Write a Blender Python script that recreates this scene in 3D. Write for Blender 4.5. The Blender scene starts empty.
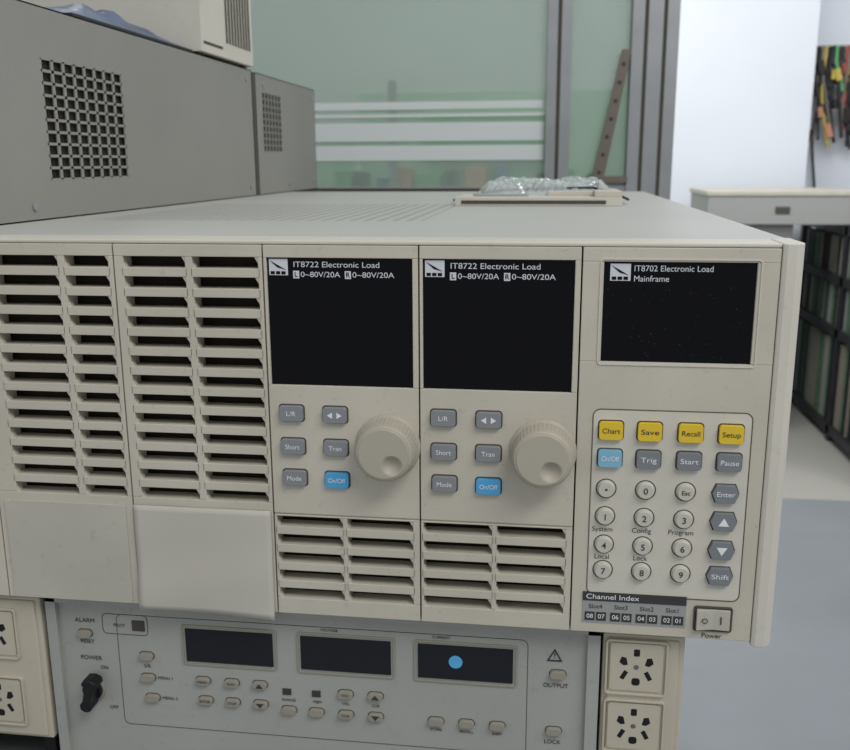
import bpy, math, random
from mathutils import Vector, Matrix
random.seed(3)
scene=bpy.context.scene
scene.view_settings.view_transform='Standard'
Z0=1.15
# ------------------------------------------------------------ materials
def lin(h):
    h=h.lstrip('#'); o=[]
    for i in (0,2,4):
        c=int(h[i:i+2],16)/255; o.append(c/12.92 if c<=0.04045 else ((c+.055)/1.055)**2.4)
    return (*o,1)
def mat(name,col,rough=0.5,metal=0,noise=0.0,nscale=40,bump=0.0,bscale=600,spec=0.4,emit=None,grime=0.0):
    m=bpy.data.materials.new(name); m.use_nodes=True; nt=m.node_tree; b=nt.nodes['Principled BSDF']
    c=lin(col); b.inputs['Base Color'].default_value=c; b.inputs['Roughness'].default_value=rough
    b.inputs['Metallic'].default_value=metal; b.inputs['Specular IOR Level'].default_value=spec
    tc=nt.nodes.new('ShaderNodeTexCoord')
    if noise>0:
        n=nt.nodes.new('ShaderNodeTexNoise'); n.inputs['Scale'].default_value=nscale; n.inputs['Detail'].default_value=6
        nt.links.new(tc.outputs['Object'],n.inputs['Vector'])
        r=nt.nodes.new('ShaderNodeValToRGB'); r.color_ramp.elements[0].position=.3; r.color_ramp.elements[1].position=.7
        r.color_ramp.elements[0].color=(c[0]*(1-noise),c[1]*(1-noise),c[2]*(1-noise*1.1),1)
        r.color_ramp.elements[1].color=(min(1,c[0]*(1+noise*.5)),min(1,c[1]*(1+noise*.5)),min(1,c[2]*(1+noise*.5)),1)
        nt.links.new(n.outputs['Fac'],r.inputs['Fac']); out=r.outputs['Color']
        if grime>0:
            # sparse scuffs and specks
            n2=nt.nodes.new('ShaderNodeTexNoise'); n2.inputs['Scale'].default_value=150; n2.inputs['Detail'].default_value=8; n2.inputs['Roughness'].default_value=.78
            nt.links.new(tc.outputs['Object'],n2.inputs['Vector'])
            r2=nt.nodes.new('ShaderNodeValToRGB'); r2.color_ramp.elements[0].position=.57; r2.color_ramp.elements[0].color=(0,0,0,1); r2.color_ramp.elements[1].position=.74; r2.color_ramp.elements[1].color=(grime,grime,grime,1)
            nt.links.new(n2.outputs['Fac'],r2.inputs['Fac'])
            mx=nt.nodes.new('ShaderNodeMixRGB'); nt.links.new(r2.outputs['Color'],mx.inputs[0]); nt.links.new(out,mx.inputs[1]); mx.inputs[2].default_value=(c[0]*.35,c[1]*.3,c[2]*.25,1); out=mx.outputs[0]
        nt.links.new(out,b.inputs['Base Color'])
    if bump>0:
        n=nt.nodes.new('ShaderNodeTexNoise'); n.inputs['Scale'].default_value=bscale; n.inputs['Detail'].default_value=3
        nt.links.new(tc.outputs['Object'],n.inputs['Vector'])
        bp=nt.nodes.new('ShaderNodeBump'); bp.inputs['Strength'].default_value=bump; bp.inputs['Distance'].default_value=.0005
        nt.links.new(n.outputs['Fac'],bp.inputs['Height']); nt.links.new(bp.outputs['Normal'],b.inputs['Normal'])
    if emit:
        b.inputs['Emission Color'].default_value=c; b.inputs['Emission Strength'].default_value=emit
    return m
M={}
M['cream']=mat('beige_plastic','#c5beaf',.5,noise=.1,nscale=14,bump=.15,bscale=900,grime=.5)
M['cream2']=mat('beige_trim_plastic','#cdc8bb',.45,noise=.06,nscale=10,grime=.3)
M['blank']=mat('blank_plate','#bdb8ab',.5,noise=.1,nscale=12,grime=.4)
M['paper']=mat('paper','#bfbaaf',.8,noise=.07,nscale=9)
M['dark']=mat('dark_interior','#2f2a20',.9,noise=.4,nscale=60)
M['gap']=mat('gap_shadow','#4d4a42',.9)
M['screen']=mat('lcd_glass','#07070c',.16,spec=.14)
M['speck']=mat('dust_speck','#5a5b60',.8)
M['white']=mat('white_print','#c9cbd0',.6,emit=.05)
M['keyprint']=mat('key_print','#e6e6e6',.6)
M['black']=mat('black_plastic','#141416',.45)
M['print']=mat('dark_print','#3b3a3a',.7)
M['grey']=mat('grey_button','#85878a',.5)
M['greyd']=mat('darkgrey_button','#7b7f83',.45)
M['blue']=mat('blue_button','#4fa6d8',.4)
M['blue2']=mat('paleblue_button','#7fb4cc',.4)
M['yellow']=mat('yellow_button','#dfbd30',.4)
M['round']=mat('light_round_button','#c3bfb2',.35)
M['knob']=mat('knob_plastic','#aea797',.5,noise=.05,nscale=30)
M['idx']=mat('index_grey','#9a9b98',.6)
M['psu']=mat('psu_face','#a5a69f',.5,noise=.08,nscale=10,bump=.1,grime=.35)
M['psubtn']=mat('psu_button','#969184',.45)
M['disp']=mat('psu_display','#25262b',.2,spec=.2)
M['steel']=mat('table_steel','#77797a',.4,metal=.5)
M['strip']=mat('socket_strip_plastic','#bfb7a5',.45,noise=.06,nscale=15,grime=.3)
M['cab']=mat('grey_enclosure_paint','#8c8b84',.55,noise=.1,nscale=5,bump=.35,bscale=700,grime=.15)
M['alu']=mat('aluminium_profile','#a3a5a6',.4,metal=.5,noise=.1,nscale=12)
M['brown']=mat('brown_steel','#7a7168',.5,metal=.3)
M['wall']=mat('white_wall_paint','#d9dde4',.8,noise=.03,nscale=2)
M['wallb']=mat('far_wall_paint','#ced8d0',.8,noise=.08,nscale=2)
M['rack']=mat('black_rack_steel','#2b2c2f',.5,noise=.2,nscale=20)
M['pcb']=mat('green_pcb','#5f7d68',.5,noise=.4,nscale=60)
M['green']=mat('green_crate','#5aa063',.5); M['orange']=mat('orange_crate','#b98465',.5); M['bluec']=mat('blue_crate','#4e748f',.5)
M['yellowc']=mat('yellow_lead','#b9a84a',.5)
M['redc']=mat('red_lead','#a3483c',.5)
M['greenpale']=mat('green_reflection_panel','#a2c6a6',.6,noise=.2,nscale=3)
M['bluewrap']=mat('blue_plastic_film','#55678a',.3,noise=.55,nscale=28,bump=.6,bscale=60)
M['bluedisc']=mat('disc_blue','#58aee0',.5)
def chassis_mat():
    m=mat('chassis_paint','#b9b9b2',.42,noise=.05,nscale=6,bump=.2,bscale=900,grime=.12)
    nt=m.node_tree; b=nt.nodes['Principled BSDF']; L=nt.links
    src=b.inputs['Base Color'].links[0].from_socket
    tc=nt.nodes.new('ShaderNodeTexCoord'); sp=nt.nodes.new('ShaderNodeSeparateXYZ'); L.new(tc.outputs['Object'],sp.inputs[0])
    v=nt.nodes.new('ShaderNodeTexVoronoi'); v.voronoi_dimensions='2D'; v.inputs['Scale'].default_value=100; v.inputs['Randomness'].default_value=0
    L.new(tc.outputs['Object'],v.inputs['Vector'])
    def mth(op,a,bv):
        n=nt.nodes.new('ShaderNodeMath'); n.operation=op
        L.new(a,n.inputs[0])
        if isinstance(bv,float): n.inputs[1].default_value=bv
        else: L.new(bv,n.inputs[1])
        return n.outputs[0]
    d=mth('LESS_THAN',v.outputs['Distance'],.27)
    for s,op,val in ((1,'GREATER_THAN',.16),(1,'LESS_THAN',.42),(0,'GREATER_THAN',-.26),(0,'LESS_THAN',-.02)):
        d=mth('MULTIPLY',d,mth(op,sp.outputs[s],val))
    d=mth('MULTIPLY',d,.75)
    mx=nt.nodes.new('ShaderNodeMixRGB'); L.new(d,mx.inputs[0]); L.new(src,mx.inputs[1]); mx.inputs[2].default_value=(.1,.1,.09,1)
    L.new(mx.outputs[0],b.inputs['Base Color']); return m
M['chassis']=chassis_mat()
def glass_mat(name,col,alpha,rough=.1):
    m=bpy.data.materials.new(name); m.use_nodes=True; nt=m.node_tree; nt.nodes.clear()
    t=nt.nodes.new('ShaderNodeBsdfTransparent'); t.inputs[0].default_value=(.93,.97,.95,1)
    p=nt.nodes.new('ShaderNodeBsdfPrincipled'); p.inputs['Base Color'].default_value=lin(col); p.inputs['Roughness'].default_value=rough
    x=nt.nodes.new('ShaderNodeMixShader'); x.inputs[0].default_value=alpha
    o=nt.nodes.new('ShaderNodeOutputMaterial'); nt.links.new(t.outputs[0],x.inputs[1]); nt.links.new(p.outputs[0],x.inputs[2]); nt.links.new(x.outputs[0],o.inputs[0]); return m
M['glass']=glass_mat('partition_glass','#a7b4ab',.55,.15)
M['frost']=glass_mat('frosted_film','#eef3f0',.85,.5)
M['bag']=glass_mat('clear_plastic_bag','#d6dadb',.42,.1)
# ------------------------------------------------------------ mesh builder (mm)
class MB:
    def __init__(s): s.v=[]; s.f=[]; s.m=[]; s.mats=[]
    def mi(s,k):
        if k not in s.mats: s.mats.append(k)
        return s.mats.index(k)
    def add(s,vs,fs,k):
        o=len(s.v); s.v+=[tuple(a*.001 for a in v) for v in vs]; i=s.mi(k)
        for f in fs: s.f.append([o+a for a in f]); s.m.append(i)
    def box(s,x0,x1,y0,y1,z0,z1,k):
        if x0>x1:x0,x1=x1,x0
        if y0>y1:y0,y1=y1,y0
        if z0>z1:z0,z1=z1,z0
        v=[(x0,y0,z0),(x1,y0,z0),(x1,y1,z0),(x0,y1,z0),(x0,y0,z1),(x1,y0,z1),(x1,y1,z1),(x0,y1,z1)]
        s.add(v,[(0,3,2,1),(4,5,6,7),(0,1,5,4),(1,2,6,5),(2,3,7,6),(3,0,4,7)],k)
    def prism(s,pts,a0,a1,k,ax='y'):
        n=len(pts)
        def P(p,a):
            return (p[0],a,p[1]) if ax=='y' else ((a,p[0],p[1]) if ax=='x' else (p[0],p[1],a))
        v=[P(p,a0) for p in pts]+[P(p,a1) for p in pts]
        f=[tuple(range(n)),tuple(range(2*n-1,n-1,-1))]+[(i,i+n,(i+1)%n+n,(i+1)%n) for i in range(n)]
        s.add(v,f,k)
    def rrect(s,cx,cz,w,h,r,y0,y1,k,n=5):
        s.prism(rr(cx,cz,w,h,r,n),y0,y1,k)
    def cyl(s,cx,cz,r,y0,y1,k,n=28,r1=None):
        r1=r if r1 is None else r1
        v=[(cx+r*math.cos(2*math.pi*i/n),y0,cz+r*math.sin(2*math.pi*i/n)) for i in range(n)]
        v+=[(cx+r1*math.cos(2*math.pi*i/n),y1,cz+r1*math.sin(2*math.pi*i/n)) for i in range(n)]
        s.add(v,[tuple(range(n)),tuple(range(2*n-1,n-1,-1))]+[(i,i+n,(i+1)%n+n,(i+1)%n) for i in range(n)],k)
    def ring(s,pts_o,pts_i,y0,y1,k):
        n=len(pts_o)
        v=[(p[0],y0,p[1]) for p in pts_o]+[(p[0],y0,p[1]) for p in pts_i]+[(p[0],y1,p[1]) for p in pts_o]+[(p[0],y1,p[1]) for p in pts_i]
        f=[]
        for i in range(n):
            j=(i+1)%n
            f+=[(i,j,n+j,n+i),(i,2*n+i,2*n+j,j),(n+i,n+j,3*n+j,3*n+i),(2*n+i,3*n+i,3*n+j,2*n+j)]
        s.add(v,f,k)
    def frame(s,x0,x1,z0,z1,t,y0,y1,k,r=2):
        cx,cz=(x0+x1)/2,(z0+z1)/2; w,h=abs(x1-x0),abs(z1-z0)
        s.ring(rr(cx,cz,w,h,r,5),rr(cx,cz,w-2*t,h-2*t,max(.2,r-t),5),y0,y1,k)
    def build(s,name,parent=None,bevel=.25,seg=2,smooth=False,loc=None,rot=None):
        me=bpy.data.meshes.new(name); me.from_pydata(s.v,[],s.f)
        for k in s.mats: me.materials.append(M[k])
        for p,i in zip(me.polygons,s.m): p.material_index=i
        import bmesh
        bm=bmesh.new(); bm.from_mesh(me); bmesh.ops.recalc_face_normals(bm,faces=bm.faces); bm.to_mesh(me); bm.free()
        ob=bpy.data.objects.new(name,me); scene.collection.objects.link(ob)
        if parent: ob.parent=parent
        if loc: ob.location=loc
        if rot: ob.rotation_euler=rot
        if bevel:
            b=ob.modifiers.new('bevel','BEVEL'); b.width=bevel*.001; b.segments=seg; b.limit_method='ANGLE'; b.angle_limit=math.radians(40)
            b.use_clamp_overlap=True
        if smooth or bevel:
            for p in me.polygons: p.use_smooth=smooth
        return ob
def rr(cx,cz,w,h,r,n=5):
    o=[]
    for sx,sz,a0 in ((1,1,0),(-1,1,90),(-1,-1,180),(1,-1,270)):
        for i in range(n+1):
            a=math.radians(a0+90*i/n); o.append((cx+sx*(w/2-r)+r*math.cos(a),cz+sz*(h/2-r)+r*math.sin(a)))
    return o
def empty(name,loc=(0,0,Z0)):
    e=bpy.data.objects.new(name,None); e.location=loc; e.empty_display_size=.05; scene.collection.objects.link(e); return e
def text(body,x,z,size,k,parent,y=-.3,w=None,align='CENTER',name=None,bold=.000012):
    c=bpy.data.curves.new('text','FONT'); c.body=body; c.size=size*.001; c.align_x=align; c.align_y='CENTER'; c.extrude=.00003
    c.offset=size*bold
    c.materials.append(M[k]); ob=bpy.data.objects.new(name or 'printed_label',c); scene.collection.objects.link(ob)
    ob.parent=parent; ob.location=(x*.001,y*.001,z*.001); ob.rotation_euler=(math.pi/2,0,0)
    if w:
        bpy.context.view_layer.update(); d=ob.dimensions.x
        if d>0: ob.scale.x=w*.001/d
    return ob
def curve(pts,r,k,name,parent=None,cyclic=False,smooth=True):
    c=bpy.data.curves.new(name,'CURVE'); c.dimensions='3D'; c.bevel_depth=r; c.bevel_resolution=3
    sp=c.splines.new('NURBS' if smooth else 'POLY'); sp.points.add(len(pts)-1)
    for p,q in zip(sp.points,pts): p.co=(*q,1)
    if smooth: sp.order_u=3; sp.use_endpoint_u=True
    sp.use_cyclic_u=cyclic; c.materials.append(M[k]); ob=bpy.data.objects.new(name,c); scene.collection.objects.link(ob)
    if parent: ob.parent=parent
    return ob
# ------------------------------------------------------------ electronic load mainframe
EL=empty('electronic_load_mainframe'); W=82.5; H=212.5; DEPTH=800; XL=-332
SLOT=6.0
def slats(mb,xa,xb,zt,n,pitch,k='cream',slot=SLOT):
    for i in range(n-1):
        z1=zt-i*pitch-slot; z0=zt-(i+1)*pitch
        mb.prism([(0,z1),(0,z0),(11,z0+1.0),(11,z1-.2)],xa-1,xb+1,k,'x')
    for i in range(n):
        z1=zt-i*pitch; z0=z1-slot
        mb.prism([(xb+.5,z1+.3),(xb-2.4,z1+.3),(xb+.5,z0+1.5)],.5,5,k)
        mb.prism([(xa-.5,z0-.3),(xa+1.6,z0-.3),(xa-.5,z1-2.5)],.5,5,k)
def plate_with_columns(mb,X0,X1,cols,zt,zb,k='cream'):
    xs=[X0]+[c for p in cols for c in p]+[X1]
    for i in range(0,len(xs),2): mb.box(xs[i],xs[i+1],0,11,zb,zt,k)
mb=MB()
mb.box(XL-4,188,26,DEPTH,-H,0,'chassis')
mb.build('chassis',EL,bevel=1.5,seg=3)
mb=MB()
mb.box(XL-4,178,0.8,26,-2.2,0,'cream2')
mb.box(XL,178,14,26,-H+1,-2,'dark')
mb.box(XL-4,178,2,26,-H,-H+2.5,'cream2')
mb.build('front_rim',EL,bevel=.9,seg=3)
mb=MB()
pr=[(178,26),(178,-.4),(180,-1.4),(184.5,-1.2),(187.6,.8),(189.3,5),(189.3,34),(184,34)]
mb.prism(pr,-H-1.5,.1,'cream2','z'); mb.build('side_trim',EL,bevel=.6,seg=2)
ZT=-8.8; P=10.85
for idx,(X0,cols) in enumerate(((-3*W-W,((7,40),(44,79))),(-3*W,((12,50.5),(54.5,79.5))),(-2*W,((5.5,40),(44,80))))):
    mb=MB(); a=X0+.4; b=X0+W-.4; cc=[(X0+c[0],X0+c[1]) for c in cols]
    mb.box(a,b,0,11,-2.4,ZT,'cream')
    zb=ZT-12*P-SLOT
    plate_with_columns(mb,a,b,cc,ZT,zb)
    for c in cc: slats(mb,c[0],c[1],ZT,13,P)
    mb.box(a,b,0,11,zb,-H+1,'cream')
    mb.build('blank_vent_module_%d'%(idx+1),EL,bevel=.35)
mb=MB(); mb.rrect(-206.5,-180.5,74,61,1.5,-.9,0,'blank'); mb.build('blank_plate',EL,bevel=.3)
def sheet(name,x0,x1,z0,z1,y,k,amp):
    nx,nz=24,18; mb=MB(); v=[]; f=[]
    for j in range(nz+1):
        for i in range(nx+1):
            u,t=i/nx,j/nz
            x=x0+(x1-x0)*u; z=z1+(z0-z1)*t+(-2.0*u*t)
            yy=y-amp*(.5+.5*math.sin(u*5+t*2))*t*t-amp*.3*math.sin(t*9+u*3)*t
            v.append((x,yy,z))
    for j in range(nz):
        for i in range(nx):
            a=j*(nx+1)+i; f.append((a,a+1,a+nx+2,a+nx+1))
    mb.add(v,f,k); ob=mb.build(name,EL,bevel=0,smooth=True); s=ob.modifiers.new('s','SOLIDIFY'); s.thickness=.0002; return ob
sheet('paper_sheet',-164.5,-84,-213.5,-149.5,-1.0,'paper',1.8)
def key(mb,cx,cz,w,h,k,r=1.6,hh=2.6):
    mb.rrect(cx,cz,w+1.6,h+1.6,r+.6,-.15,.5,'gap'); mb.rrect(cx,cz,w,h,r,-hh,.2,k)
def knob(cx,cz,par,name):
    mb=MB(); n=96
    R=16.4; v=[];f=[]
    prof=[(17.6,0),(17.6,-1.2),(16.9,-1.8),(R,-2.2),(R-.5,-12.5),(R-1.0,-14.2),(R-2.2,-15.2)]
    for r_i,(r,y) in enumerate(prof):
        for i in range(n):
            a=2*math.pi*i/n; q=r-(.5 if (i%2 and 3<=r_i<=5) else 0)
            v.append((cx+q*math.cos(a),y,cz+q*math.sin(a)))
    k=len(prof)
    for rr_ in [13.6,13.2]+[12.5-i*.62 for i in range(20)]:
        for i in range(n):
            a=2*math.pi*i/n; x=rr_*math.cos(a); z=rr_*math.sin(a)
            y=-15.2-(.5 if rr_<13.4 else 0)
            d=math.hypot(x-4.5,z+6)/5.4
            if d<1: y+=3.2*(1-d*d)
            v.append((cx+x,y,cz+z))
        k+=1
    for j in range(k-1):
        for i in range(n):
            i2=(i+1)%n; f.append((j*n+i,j*n+i2,(j+1)*n+i2,(j+1)*n+i))
    f.append(tuple((k-1)*n+i for i in range(n)))
    mb.add(v,f,'knob'); ob=mb.build(name,par,bevel=0,smooth=True)
    es=ob.modifiers.new('es','EDGE_SPLIT'); es.split_angle=math.radians(50)
def logo(mb,x,z):
    mb.box(x,x+10,1.1,1.6,z-8.5,z,'white')
    mb.prism([(x+.6,z-.8),(x+9,z-5.6),(x+4.6,z-4.4),(x+3,z-3)],.9,1.2,'screen')
    for i in range(3): mb.box(x+.8+i*2.9,x+3+i*2.9,.9,1.2,z-8,z-6.4,'screen')
for n_,X0 in ((1,-W),(2,0.0)):
    mb=MB(); a=X0+.4; b=X0+W-.4
    sx0,sx1=X0+2.0,X0+79.2; st,sb=-8.9,-77.2
    mb.box(a,b,0,14,-2.4,st,'cream'); mb.box(a,sx0,0,14,sb,st,'cream'); mb.box(sx1,b,0,14,sb,st,'cream')
    mb.box(a,b,0,14,-150.6,sb,'cream')
    mb.box(a,b,.7,14,-151.4,-150.6,'cream')
    cc=[(X0+1.8,X0+39.2),(X0+41.8,X0+78.5)]
    zt=-152.4; zb=zt-4*P-SLOT
    mb.box(a,b,0,11,-151.4,zt,'cream')
    plate_with_columns(mb,a,b,cc,zt,zb)
    for c in cc: slats(mb,c[0],c[1],zt,5,P)
    mb.box(a,b,0,11,zb,-H+1,'cream')
    mb.build('load_module_%d'%n_,EL,bevel=.35)
    mb=MB(); mb.box(sx0,sx1,1.6,5,sb,st,'screen'); mb.build('lcd_screen_%d'%n_,EL,bevel=0)
    mb=MB(); logo(mb,X0+3.2,-9.7)
    mb.build('screen_logo_%d'%n_,EL,bevel=0)
    text('IT8722 Electronic Load',X0+16,-12.6,4.2,'white',EL,1.3,45.5,'LEFT',bold=0)
    text('0~80V/20A',X0+20,-17.8,4.0,'white',EL,1.3,21,'LEFT',bold=0); text('0~80V/20A',X0+47.5,-17.8,4.0,'white',EL,1.3,22,'LEFT',bold=0)
    mb=MB(); mb.box(X0+16,X0+19.2,1.2,1.7,-19.8,-15.8,'white'); mb.box(X0+43.6,X0+46.8,1.2,1.7,-19.8,-15.8,'white'); mb.build('screen_tag_%d'%n_,EL,bevel=0)
    text('L',X0+17.6,-17.8,3.6,'screen',EL,1.0); text('R',X0+45.2,-17.8,3.6,'screen',EL,1.0)
    mb=MB()
    for (kx,kz,kc) in ((12.8,-92.6,'grey'),(36.8,-92.8,'grey'),(13,-111.3,'grey'),(36.8,-111.3,'grey'),(13.4,-129.2,'grey'),(37,-129.6,'blue')):
        key(mb,X0+kx,kz,13,8.6,kc)
    mb.build('function_keys_%d'%n_,EL,bevel=.6,seg=3)
    for t,kx,kz,w in (('L/R',12.8,-92.6,5),('Short',13,-111.3,8),('Tran',36.8,-111.3,7),('Mode',13.4,-129.2,8),('On/Off',37,-129.6,9.5)):
        text(t,X0+kx,kz,3.7,'keyprint',EL,-2.75,w,bold=0)
    mb=MB()
    for s_ in (-1,1): mb.prism([(X0+36.8+s_*1.2,-91.1),(X0+36.8+s_*1.2,-94.5),(X0+36.8+s_*4,-92.8)],-2.8,-2.5,'keyprint')
    mb.build('arrow_marks_%d'%n_,EL,bevel=0)
    knob(X0+65.4,-109.3,EL,'rotary_knob_%d'%n_)
mb=MB(); a=W+.4; b=177.6; s0,s1,st,sb=93.3,167.0,-9.4,-60.2
mb.box(a,b,0,14,-2.4,st,'cream'); mb.box(a,s0,0,14,sb,st,'cream'); mb.box(s1,b,0,14,sb,st,'cream'); mb.box(a,b,0,14,-H+1,sb,'cream')
mb.build('control_panel',EL,bevel=.35)
mb=MB(); mb.box(s0,s1,1.6,5,sb,st,'screen')
for i in range(60):
    x=random.uniform(s0+2,s1-2); z=random.uniform(sb+2,st-12); q=random.uniform(.1,.28); mb.box(x,x+q,1.5,1.65,z,z+q*random.uniform(.7,1.4),'speck')
mb.build('control_lcd',EL,bevel=0)
mb=MB(); logo(mb,96.5,-10.5); mb.build('control_logo',EL,bevel=0)
text('IT8702 Electronic Load',108,-12.9,4.2,'white',EL,1.3,38,'LEFT',bold=0); text('Mainframe',108,-18,4.2,'white',EL,1.3,17,'LEFT',bold=0)
mb=MB(); mb.frame(90.5,170.5,-85,-189,.4,-.25,.2,'gap',r=4)
mb.rrect(130.5,-137,78.6,102.6,3.5,-.12,.2,'cream2')
mb.frame(91.5,169.3,-7.8,-61.8,.6,-.5,.2,'cream2',r=2)
mb.build('keypad_frame',EL,bevel=0)
mb=MB(); xs=(100,119.6,140,160)
for x in xs: key(mb,x,-96.3,12,9.6,'yellow')
for x,c in zip(xs,('blue2','greyd','greyd','greyd')): key(mb,x,-111.3,12,9.2,c)
rows=(-128.3,-143.6,-159.6,-174.2)
for z in rows:
    for x in (98.8,119,139.3):
        mb.cyl(x,z,5.5,-.2,.3,'gap',32); mb.cyl(x,z,4.0,-2.8,-.1,'round',32,r1=4.9)
for z in rows:
    cx=159.3
    mb.prism([(cx-7.3,z),(cx-5.2,z+5.4),(cx+5.2,z+5.4),(cx+7.3,z),(cx+5.2,z-5.4),(cx-5.2,z-5.4)],-.15,.2,'gap')
    mb.prism([(cx-6.6,z),(cx-4.6,z+4.8),(cx+4.6,z+4.8),(cx+6.6,z),(cx+4.6,z-4.8),(cx-4.6,z-4.8)],-2.6,.2,'greyd')
mb.build('keypad_buttons',EL,bevel=.6,seg=3)
for x,t in zip(xs,('Chart','Save','Recall','Setup')): text(t,x,-96.3,3.8,'print',EL,-2.75,9,bold=0)
for x,t in zip(xs,('On/Off','Trig','Start','Pause')): text(t,x,-111.3,3.8,'keyprint',EL,-2.75,8 if t=='Trig' else 9,bold=0)
for z,r in zip(rows,(('•','0','Esc'),('1','2','3'),('4','5','6'),('7','8','9'))):
    for x,t in zip((98.8,119,139.3),r): text(t,x,z,4.8 if len(t)==1 else 3.4,'print',EL,-2.95)
for z,t in ((rows[0],'Enter'),(rows[3],'Shift')): text(t,159.3,z,3.8,'keyprint',EL,-2.75,9,bold=0)
mb=MB(); z=rows[1]; mb.prism([(156.6,z-2),(162,z-2),(159.3,z+2.4)],-2.8,-2.5,'keyprint'); z=rows[2]; mb.prism([(156.6,z+2),(162,z+2),(159.3,z-2.4)],-2.8,-2.5,'keyprint'); mb.build('nav_arrows',EL,bevel=0)
for x,z,t in ((97.8,-151.2,'System'),(118,-151.2,'Config'),(138.3,-151.2,'Program'),(98,-166.9,'Local'),(118,-166.9,'Lock')): text(t,x,z,3.8,'print',EL,-.25,bold=0)
mb=MB(); mb.box(88.8,143.5,-.35,.2,-205.6,-187.6,'idx'); mb.box(88.8,143.5,-.6,.2,-192.6,-187.6,'print')
for g in range(4):
    for q in range(2):
        x=90.2+g*13.6+q*6.1; mb.box(x,x+5.3,-.6,.1,-204.2,-199.2,'print')
mb.build('channel_index_plate',EL,bevel=0)
text('Channel Index',90.5,-190.1,4,'keyprint',EL,-.8,28,'LEFT',bold=0)
for g in range(4):
    text('Slot%d'%(4-g),95.8+g*13.6,-196,3.6,'print',EL,-.5,bold=0)
    for q,t in enumerate((('08','07'),('06','05'),('04','03'),('02','01'))[g]): text(t,92.9+g*13.6+q*6.1,-201.7,3.6,'keyprint',EL,-.75,bold=0)
mb=MB(); mb.frame(147.6,167.6,-192.2,-206.6,1.0,-1.2,.3,'gap',r=1.4); mb.box(148.6,166.6,-.3,.3,-205.6,-193.2,'black')
mb.prism([(148.9,-.2),(148.9,-3.6),(157.5,-1.6),(166.3,-2.2),(166.3,-.2)],-205.2,-193.6,'blank','z')
mb.build('power_switch',EL,bevel=.3)
text('O',153,-199.4,4.2,'print',EL,-3.8); mb=MB(); mb.box(161.3,161.9,-2.3,-1.8,-201.5,-197.2,'print'); mb.build('switch_mark',EL,bevel=0)
text('Power',157.5,-209.4,4,'print',EL,-.3,bold=0)
# ------------------------------------------------------------ lower power supply
PS=empty('bench_power_supply',(0,.01,Z0)); top=-213.5; bot=-332
mb=MB(); mb.box(-231,100,6,560,bot,top,'psu'); 
mb.box(-226,95,2,8,bot+3,top-3,'psu'); mb.build('enclosure',PS,bevel=1)
mb=MB(); mb.box(-231,-224.5,-1.5,8,bot,top-.5,'psu'); mb.box(93,100,-1.5,8,bot,top-.5,'psu'); mb.box(-231,100,-1.5,8,top-5,top-.4,'psu')
mb.frame(-188,60,-225.5,-300,.35,1.7,2.1,'gap',r=4)
for x0,x1 in ((-147,-88),(-76,-17),(-6,54)): mb.frame(x0,x1,-229.5,-256,1.2,1.2,2.2,'psubtn',r=2)
for x0,x1 in ((-144.5,-90.5),(-73.5,-19.5),(-3.5,51.5)): mb.box(x0,x1,1.2,2.4,-253.5,-232,'disp')
mb.frame(-197,-168,-225.5,-239,.4,1.7,2.1,'gap',r=3)
mb.box(-178,-170,1.5,2.2,-236,-229,'gap')
mb.build('front_panel',PS,bevel=.3)
mb=MB()
def oval(x,z,w=9.0,h=4.8):
    mb.rrect(x,z,w+1,h+1,(h+1)/2-.05,1.7,2.4,'gap',6); mb.rrect(x,z,w,h,h/2-.05,-.6,2.2,'psubtn',6)
for x,z in ((-170,-252),(-170,-266.5),(-168,-280),(-135,-266),(-134,-279),(-117,-266),(-117,-279),(-99.5,-266),(-99.5,-279),(-82,-281.5),(-65,-281.5),(-47,-268),(-47,-281.5),(-29,-268),(-29,-281.5),(7,-281.5),(25,-281.5),(43,-281.5),(-208.5,-239.5),(77,-245.5),(75.5,-282)): oval(x,z)
mb.build('keys',PS,bevel=.4)
mb=MB()
for x,z in ((-99.5,-266),(-29,-268)): mb.prism([(x-2.4,z-1.4),(x+2.4,z-1.4),(x,z+1.6)],-.8,-.5,'print')
for x,z in ((-99.5,-279),(-29,-281.5)): mb.prism([(x-2.4,z+1.4),(x+2.4,z+1.4),(x,z-1.6)],-.8,-.5,'print')
for x in (-83,-65): mb.box(x-2.6,x+2.6,1.4,2.2,-271.5,-267.5,'print')
x,z=75,-234; mb.ring([(x-4.4,z-3.6),(x+4.4,z-3.6),(x,z+4.2)],[(x-3.2,z-2.9),(x+3.2,z-2.9),(x,z+2.8)],1.5,2.1,'print')
mb.build('key_marks',PS,bevel=0)
mb=MB(); mb.cyl(18.5,-242,4.0,1.0,1.3,'bluedisc'); mb.build('blue_disc',PS,bevel=0)  # flat blue disc over the third display
text('!',75,-234.2,4.6,'print',PS,1.4)
for t,x,z,s in (('ALARM',-208,-231,4),('RESET',-207.5,-245,3.4),('POWER',-206,-256,4),('ON',-198,-262,3.2),('OFF',-194,-289,3.2),('S/R',-170,-259,3.2),('PROT',-186,-233,3),('MENU 1',-159,-266.5,2.8),('MENU 2',-157,-280,2.8),('OUTPUT',76,-253,3.6),('LOCK',75,-289.5,3.6),('RANGE',-82,-275,2.6),('MEM',-64.5,-275,2.6),('VOLTAGE',-56,-227.4,2.4),('CURRENT',10,-227.4,2.4),
    ('STORE',7,-287.3,2.4),('RECALL',25,-287.3,2.4),('SHIFT',43,-287.3,2.4),('VOL',-47,-274.8,2.4),('CUR',-29,-274.8,2.4)): text(t,x,z,s,'print',PS,1.65,bold=0)
for x,z,t in ((-135,-266,'MENU'),(-134,-279,'ENTER'),(-117,-266,'RUN'),(-117,-279,'STOP'),(-47,-268,'VOL'),(-47,-281.5,'CUR')): text(t,x,z,2.3,'print',PS,-.75,bold=0)
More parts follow.
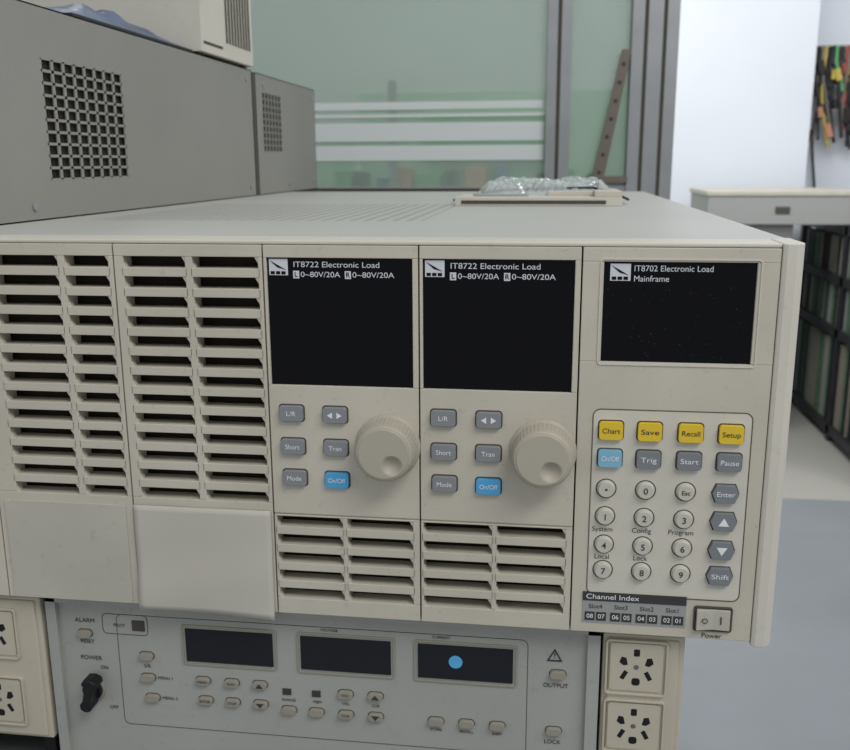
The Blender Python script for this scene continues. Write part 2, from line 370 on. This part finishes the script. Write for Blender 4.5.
mb=MB(); mb.cyl(-206,-277,7.6,.2,2.4,'psubtn',36); mb.cyl(-206,-277,6.2,-2,1,'black',32)
ca,sa=math.cos(math.radians(-12)),math.sin(math.radians(-12))
def rt(p): return (-204+p[0]*ca-p[1]*sa,-274+p[0]*sa+p[1]*ca)
mb.prism([rt(p) for p in ((-2.6,4),(-5,6),(-4,9),(0,10),(4,9),(5,6),(2.6,4),(2.6,-5),(4,-8),(3,-11),(0,-12),(-3,-11),(-4,-8),(-2.6,-5))],-11,-1.5,'black')
mb.build('rotary_power_switch',PS,bevel=.6,seg=3)
# ------------------------------------------------------------ socket strips
def socket_strip(name,x0,x1,z0,z1,cz,scx,yf,feet=0):
    E=empty(name,(0,yf,Z0)); mb=MB()
    mb.box(x0,x1,0,42,z0,z1,'strip'); mb.box(x0+3,x1-3,-1.5,1,z0+2,z1-2,'strip')
    if feet: 
        for fx in (x0+6,x1-6): mb.box(fx-4,fx+4,4,38,z0-feet,z0+.2,'black')
    mb.build('housing',E,bevel=1.2,seg=3)
    mb=MB()
    for c in cz:
        mb.frame(scx-17,scx+17,c-17,c+17,1.2,-3.2,-1,'strip',r=2.5)
        mb.rrect(scx,c,29,29,2,-2.4,-1,'strip')
        for sx in (-1,1):
            mb.prism([(scx+sx*8.3,c+6.5),(scx+sx*5.6,c+6),(scx+sx*4.6,c+1.6),(scx+sx*7.0,c+1.1),(scx+sx*9.4,c+3)],-2.6,-1.4,'black')
            mb.prism([(scx+sx*4.2,c-3),(scx+sx*6.4,c-1.6),(scx+sx*9,c-6.6),(scx+sx*6.8,c-7.8)],-2.6,-1.4,'black')
        mb.rrect(scx,c+9.2,3.4,4.4,.8,-2.6,-1.4,'black'); mb.rrect(scx,c-8.6,4.6,4.6,1.6,-2.6,-1.4,'black')
        mb.cyl(scx,c+0.5,1.4,-2.8,-2,'steel',16)
    mb.build('outlets',E,bevel=.25); return E
socket_strip('power_strip',-305,-234,-312,-215.8,(-240,-286),-266,.008,feet=20)
socket_strip('power_strip',101.5,146,-330,-217,(-236,-273,-310),120,.010,feet=2)
NE=empty('instrument_enclosure')
mb=MB(); mb.box(-800,-340,-10,800,-332,0,'cab'); mb.box(-790,-350,-14,-9,-320,-12,'blank')
for i in range(8): mb.box(-740,-620,-16,-13,-60-i*14,-54-i*14,'dark')
mb.build('enclosure_body',NE,bevel=1.5)
WB=empty('workbench'); mb=MB()
mb.box(-900,140,-25,900,-362,-332,'steel')
for x in (-880,95):
    for y in (0,850): mb.box(x,x+40,y,y+40,-1150,-362,'steel')
mb.box(-880,130,20,50,-1000,-960,'steel'); mb.box(-880,130,840,870,-1000,-960,'steel'); mb.build('bench_frame',WB,bevel=2)
# ------------------------------------------------------------ grey equipment cabinets
def cabinet(name,x0,x1,y0,y1,z1,vents):
    E=empty(name); mb=MB(); th=1
    mb.box(x0,x1-3,y0,y1,.2,z1,'dark')
    mb.box(x0-2,x1,y0,y1,z1-th,z1,'cab'); mb.box(x0-2,x1,y0,y0+th,.2,z1,'cab'); mb.box(x0-2,x1,y1-th,y1,.2,z1,'cab'); mb.box(x0-2,x1,y0,y1,.2,th,'cab')
    cur=y0
    for (va,vb,zb,zt,nc,nr,fw,fh) in vents:
        mb.box(x1-th,x1,cur,va,.2,z1,'cab'); mb.box(x1-th,x1,va,vb,.2,zb,'cab'); mb.box(x1-th,x1,va,vb,zt,z1,'cab')
        py=(vb-va)/nc; pz=(zt-zb)/nr
        for i in range(nc+1):
            c=va+i*py; mb.box(x1-th,x1,max(va,c-py*(1-fw)/2),min(vb,c+py*(1-fw)/2),zb,zt,'cab')
        for j in range(nr+1):
            c=zb+j*pz; mb.box(x1-th,x1,va,vb,max(zb,c-pz*(1-fh)/2),min(zt,c+pz*(1-fh)/2),'cab')
        cur=vb
    mb.box(x1-th,x1,cur,y1,.2,z1,'cab')
    mb.build('enclosure',E,bevel=0)
    mb=MB()
    for (yy,zz) in ((y0+135,10),(y1-20,12),(y0+30,z1-12),(y1-20,z1-12)):
        n=16; mb.prism([(yy+3.2*math.cos(2*math.pi*i/n),zz+3.2*math.sin(2*math.pi*i/n)) for i in range(n)],x1,x1+1.2,'alu','x')
    mb.build('screws',E,bevel=.2); return E
cabinet('equipment_cabinet',-760,-292,10,642,147,[(170,296,28,112,8,10,.78,.76)])
cabinet('equipment_cabinet',-760,-293,658,945,146,[(683,765,53,125,6,9,.7,.72)])
BT=empty('blue_wrapped_tray'); mb=MB()
mb.box(-560,-296,230,470,147,151,'rack')
mb.build('tray_base',BT,bevel=1)
v=[];f=[];nx,ny=30,30; mb=MB()
for j in range(ny+1):
    for i in range(nx+1):
        u,t=i/nx,j/ny; e=min(1,min(u,1-u)*10)*min(1,min(t,1-t)*10)
        v.append((-560+u*262,232+t*236,151+e*(13+4*math.sin(u*19+t*7)+3*math.sin(t*23-u*5)+2*random.random())))
for j in range(ny):
    for i in range(nx):
        a=j*(nx+1)+i; f.append((a,a+1,a+nx+2,a+nx+1))
mb.add(v,f,'bluewrap'); mb.build('film_wrap',BT,bevel=0,smooth=True)
VD=empty('vented_desktop_instrument'); mb=MB()
mb.box(-520,-288,475,640,150,260,'cream2')
for i in range(9): mb.box(-288.6,-287.2,548+i*9.5,553+i*9.5,166,235,'gap')
mb.box(-288.6,-287.4,480,536,158,161,'gap')
for x in (-510,-300):
    for y in (485,625): mb.box(x-6,x+6,y-6,y+6,147,150.2,'black')
mb.build('body',VD,bevel=1.2,seg=3)
# ------------------------------------------------------------ board in bag on the top
BB=empty('bagged_circuit_module',(.055,.43,Z0)); mb=MB()
mb.box(-76,74,-48,44,0,8,'cream2'); mb.box(-60,-10,-30,20,8,9.5,'idx'); mb.box(8,50,-20,25,8,12,'cream'); mb.box(50,74,-48,44,8,13,'cream'); mb.box(-70,60,-49,-48,2,5,'gap')
mb.build('module_plate',BB,bevel=.8)
v=[];f=[];nx,ny=50,34; mb=MB()
rnd=[[random.random() for _ in range(nx+1)] for _ in range(ny+1)]
for j in range(ny+1):
    for i in range(nx+1):
        u,t=i/nx,j/ny; e=min(1,min(u,1-u)*7)*min(1,min(t,1-t)*6)
        x=-70+u*150; y=-34+t*230
        z=.6+e*(14.0+5*abs(math.sin(u*7+t*4))+7*t*abs(math.sin(u*12-t*9))+3.2*rnd[j][i]-(5*t))
        v.append((x,y,z))
for j in range(ny):
    for i in range(nx):
        a=j*(nx+1)+i; f.append((a,a+1,a+nx+2,a+nx+1))
mb.add(v,f,'bag'); mb.build('plastic_bag',BB,bevel=0)
curve([(-.085,.03,.002),(-.05,.0,.0115),(-.01,.015,.0135),(.03,-.01,.0145),(.06,.0,.0155),(.085,.02,.003)],.0012,'black','thin_lead',BB)
# ------------------------------------------------------------ background: aluminium rack, glass partition
AR=empty('aluminium_profile_rack'); mb=MB()
def prof(x0,x1,y0,y1,z0,z1):
    mb.box(x0,x1,y0,y1,z0,z1,'alu')
    w=(x1-x0)
    for c in ((x0+x1)/2-w*.2,(x0+x1)/2+w*.2) if w>60 else ((x0+x1)/2,): mb.box(c-3.5,c+3.5,y0-.6,y0+1,z0,z1,'gap')
    mb.box(x0-.6,x0+1,(y0+y1)/2-4,(y0+y1)/2+4,z0,z1,'gap')
prof(52,96,1300,1344,-1150,900); prof(202,284,1300,1360,-1150,900); prof(-700,-656,1300,1344,-1150,900)
mb.box(-656,52,1305,1340,-40,-8,'alu'); mb.box(96,204,1305,1340,-34,-4,'alu'); mb.box(-656,204,1303,1340,860,900,'alu')
mb.box(-656,52,1302,1306,-16,-10,'gap')
mb.build('posts_and_rails',AR,bevel=1)
mb=MB(); mb.prism([(186,235),(203,235),(160,0),(138,0)],1300,1312,'brown'); mb.prism([(142,0),(204,0),(204,12),(142,12)],1296,1320,'brown')
for i in range(7):
    t=(i+.6)/7.4; cx=149+t*45.5; mb.cyl(cx,t*235,3.6,1298.8,1300.5,'gap',16)
mb.build('diagonal_brace',AR,bevel=.5)
mb=MB(); mb.box(-656,52,1318,1324,-8,860,'glass'); mb.box(96,204,1318,1324,-4,860,'glass'); mb.build('glass_pane',AR,bevel=0)
mb=MB()
for z0,z1 in ((42,70),(78,112),(122,128),(136,150)): mb.box(-656,50,1315.5,1317,z0,z1,'frost')
mb.build('frosted_stripes',AR,bevel=0)
SH=empty('storage_shelf'); mb=MB()
for z in (-700,-260,-60): mb.box(-1500,480,3000,3400,z-20,z,'alu')
for x in (-1500,-540,440): mb.box(x,x+30,3000,3030,-1150,330,'alu'); 
for x in (-1500,440): mb.box(x,x+30,3370,3400,-1150,330,'alu')
mb.build('shelf_frame',SH,bevel=0)
mb=MB(); x=-760
cols=['green','rack','bluec','orange','green','rack','orange','bluec','green','rack']; i=0
while x<400:
    w=random.uniform(40,90); h=random.uniform(40,95); mb.box(x,x+w,3050,3300,-60,-60+h,cols[i%10]); x+=w+random.uniform(10,60); i+=1
mb.box(-680,420,3150,3170,-60,300,'greenpale'); mb.box(-1450,-700,3150,3170,-60,180,'greenpale'); mb.box(-420,60,3120,3149,60,215,'green')  # green panels stand in for the green reflections on the glass
mb.build('crates_and_reflection_panels',SH,bevel=2)
# ------------------------------------------------------------ room
def slab(name,x0,x1,y0,y1,z0,z1,k):
    mb=MB(); mb.box(x0,x1,y0,y1,z0,z1,k); return mb.build(name,None,bevel=0,loc=(0,0,Z0))
fm=mat('epoxy_floor','#888c90',.35,noise=.08,nscale=3)
nt=fm.node_tree; b=nt.nodes['Principled BSDF']; src=b.inputs['Base Color'].links[0].from_socket
tc=nt.nodes.new('ShaderNodeTexCoord'); sp=nt.nodes.new('ShaderNodeSeparateXYZ'); nt.links.new(tc.outputs['Object'],sp.inputs[0])
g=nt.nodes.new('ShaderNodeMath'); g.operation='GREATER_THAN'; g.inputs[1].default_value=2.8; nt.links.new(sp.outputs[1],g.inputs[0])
mx=nt.nodes.new('ShaderNodeMixRGB'); nt.links.new(g.outputs[0],mx.inputs[0]); nt.links.new(src,mx.inputs[1]); mx.inputs[2].default_value=lin('#aba9a2'); nt.links.new(mx.outputs[0],b.inputs['Base Color'])  # far floor lightened: bright reflection band painted into the colour
M['floor']=fm
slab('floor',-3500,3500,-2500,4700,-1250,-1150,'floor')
slab('wall_back',-3500,3500,4700,4800,-1150,1700,'wallb')
slab('wall_right',3500,3600,-2500,4800,-1150,1700,'wall')
slab('wall_column',620,1290,4300,4700,-1150,1700,'wall')
slab('wall_panel',1290,3500,4600,4700,-1150,1700,'wall')
# rack of plug-in boards running along the right, seen from its left side
RK=empty('server_rack'); mb=MB()
X0_,X1_,Y0_,Y1_=1280,1850,2850,4260; ZR=-226
for x in (X0_,X1_-40):
    for y in (Y0_,Y0_+690,Y1_-40): mb.box(x,x+40,y,y+40,-1150,ZR,'rack')
for z in (-1120,-700,-480,ZR-40): mb.box(X0_,X1_,Y0_,Y1_,z,z+40,'rack')
mb.box(X1_-12,X1_,Y0_,Y1_,-1110,ZR,'rack')
mb.build('frame',RK,bevel=1)
mb=MB(); 
for z,h in ((-1080,360),(-660,170),(-440,160)):
    y=Y0_+60
    while y<Y1_-60:
        mb.box(X0_+15,X1_-80,y,y+9,z,z+h,random.choice(['pcb','rack','psubtn','pcb','gap','idx'])); y+=random.uniform(24,46)
mb.build('boards',RK,bevel=0)
CB=empty('beige_instrument_case'); mb=MB(); mb.box(740,1090,3640,4080,-1150,-226,'idx'); mb.box(735,1095,3635,4085,-300,-290,'print'); mb.build('pedestal',CB,bevel=3)
mb=MB(); mb.box(725,1335,3600,4100,-225,-102,'idx'); mb.box(718,1342,3595,4105,-106,-86,'blank'); mb.box(1000,1060,3596,3601,-180,-150,'gap'); mb.build('case',CB,bevel=4)
# hanging cables
HC=empty('hanging_test_cables'); mb=MB()
mb.box(1330,2100,4585,4600,575,600,'alu')
for i in range(16): mb.box(1335+i*45,1340+i*45,4540,4590,582,588,'alu')
mb.build('hook_rail',HC,bevel=0)
for i in range(40):
    x=1.34+random.random()**1.2*.5; y=4.55-random.random()*.05; l=random.uniform(.12,.5)
    k=random.choice(['black','black','rack','brown','yellowc','redc','green'])
    curve([(x,y,.585),(x-.01,y-.02,.5),(x+random.uniform(-.06,.04),y-.02,.585-l*.6),(x+random.uniform(-.03,.06),y-.01,.585-l)],random.uniform(.005,.009),k,'cable_%d'%i,HC)
    mb=MB(); q=random.uniform(.6,1.3); mb.box(-14*q,14*q,-12,12,-60*q,0,random.choice(['black','yellowc','redc','orange'] if i%3==0 else ['black','rack'])); mb.build('plug_%d'%i,HC,bevel=3,loc=(x,y-.02,.585-l*random.uniform(.3,1)),rot=(0,random.uniform(-.4,.4),0))
curve([(1.40,4.56,.4),(1.36,4.55,.2),(1.39,4.56,-.0),(1.42,4.56,-.2)],.007,'rack','long_cable',HC)
# ------------------------------------------------------------ light
w=bpy.data.worlds.new('world'); scene.world=w; w.use_nodes=True; bg=w.node_tree.nodes['Background']; bg.inputs[0].default_value=(.92,.96,1,1); bg.inputs[1].default_value=.54
def area(name,loc,size,sy,e,target,col=(1,1,1)):
    l=bpy.data.lights.new(name,'AREA'); l.shape='RECTANGLE'; l.size=size; l.size_y=sy; l.energy=e; l.color=col
    o=bpy.data.objects.new(name,l); o.location=loc; o.rotation_euler=(Vector(target)-Vector(loc)).to_track_quat('-Z','Y').to_euler(); scene.collection.objects.link(o)
area('ceiling_light_front',(1.0,-1.0,Z0+1.5),1.4,.5,23,(.1,0,Z0-.1))
area('ceiling_light_back',(.0,2.6,Z0+1.65),3,.6,60,(.0,3.4,Z0-.2))
area('ceiling_light_right',(2.2,1.4,Z0+1.6),.6,2,24,(.6,2.5,Z0-.5))
# ------------------------------------------------------------ camera
cd=bpy.data.cameras.new('camera'); cam=bpy.data.objects.new('camera',cd); scene.collection.objects.link(cam); scene.camera=cam
cd.sensor_width=36; cd.lens=914.617/850*36; cd.clip_start=.01; cd.clip_end=50
f=Vector((-.13184,.96499,-.22675)); r=Vector((.99095,.13424,-.00489)); u=r.cross(f); r=f.cross(u).normalized(); u.normalize()
m=Matrix((( r.x,u.x,-f.x,.06635),(r.y,u.y,-f.y,-.4633),(r.z,u.z,-f.z,Z0+.03919),(0,0,0,1))); cam.matrix_world=m
cd.dof.use_dof=True; cd.dof.focus_distance=.49; cd.dof.aperture_fstop=18
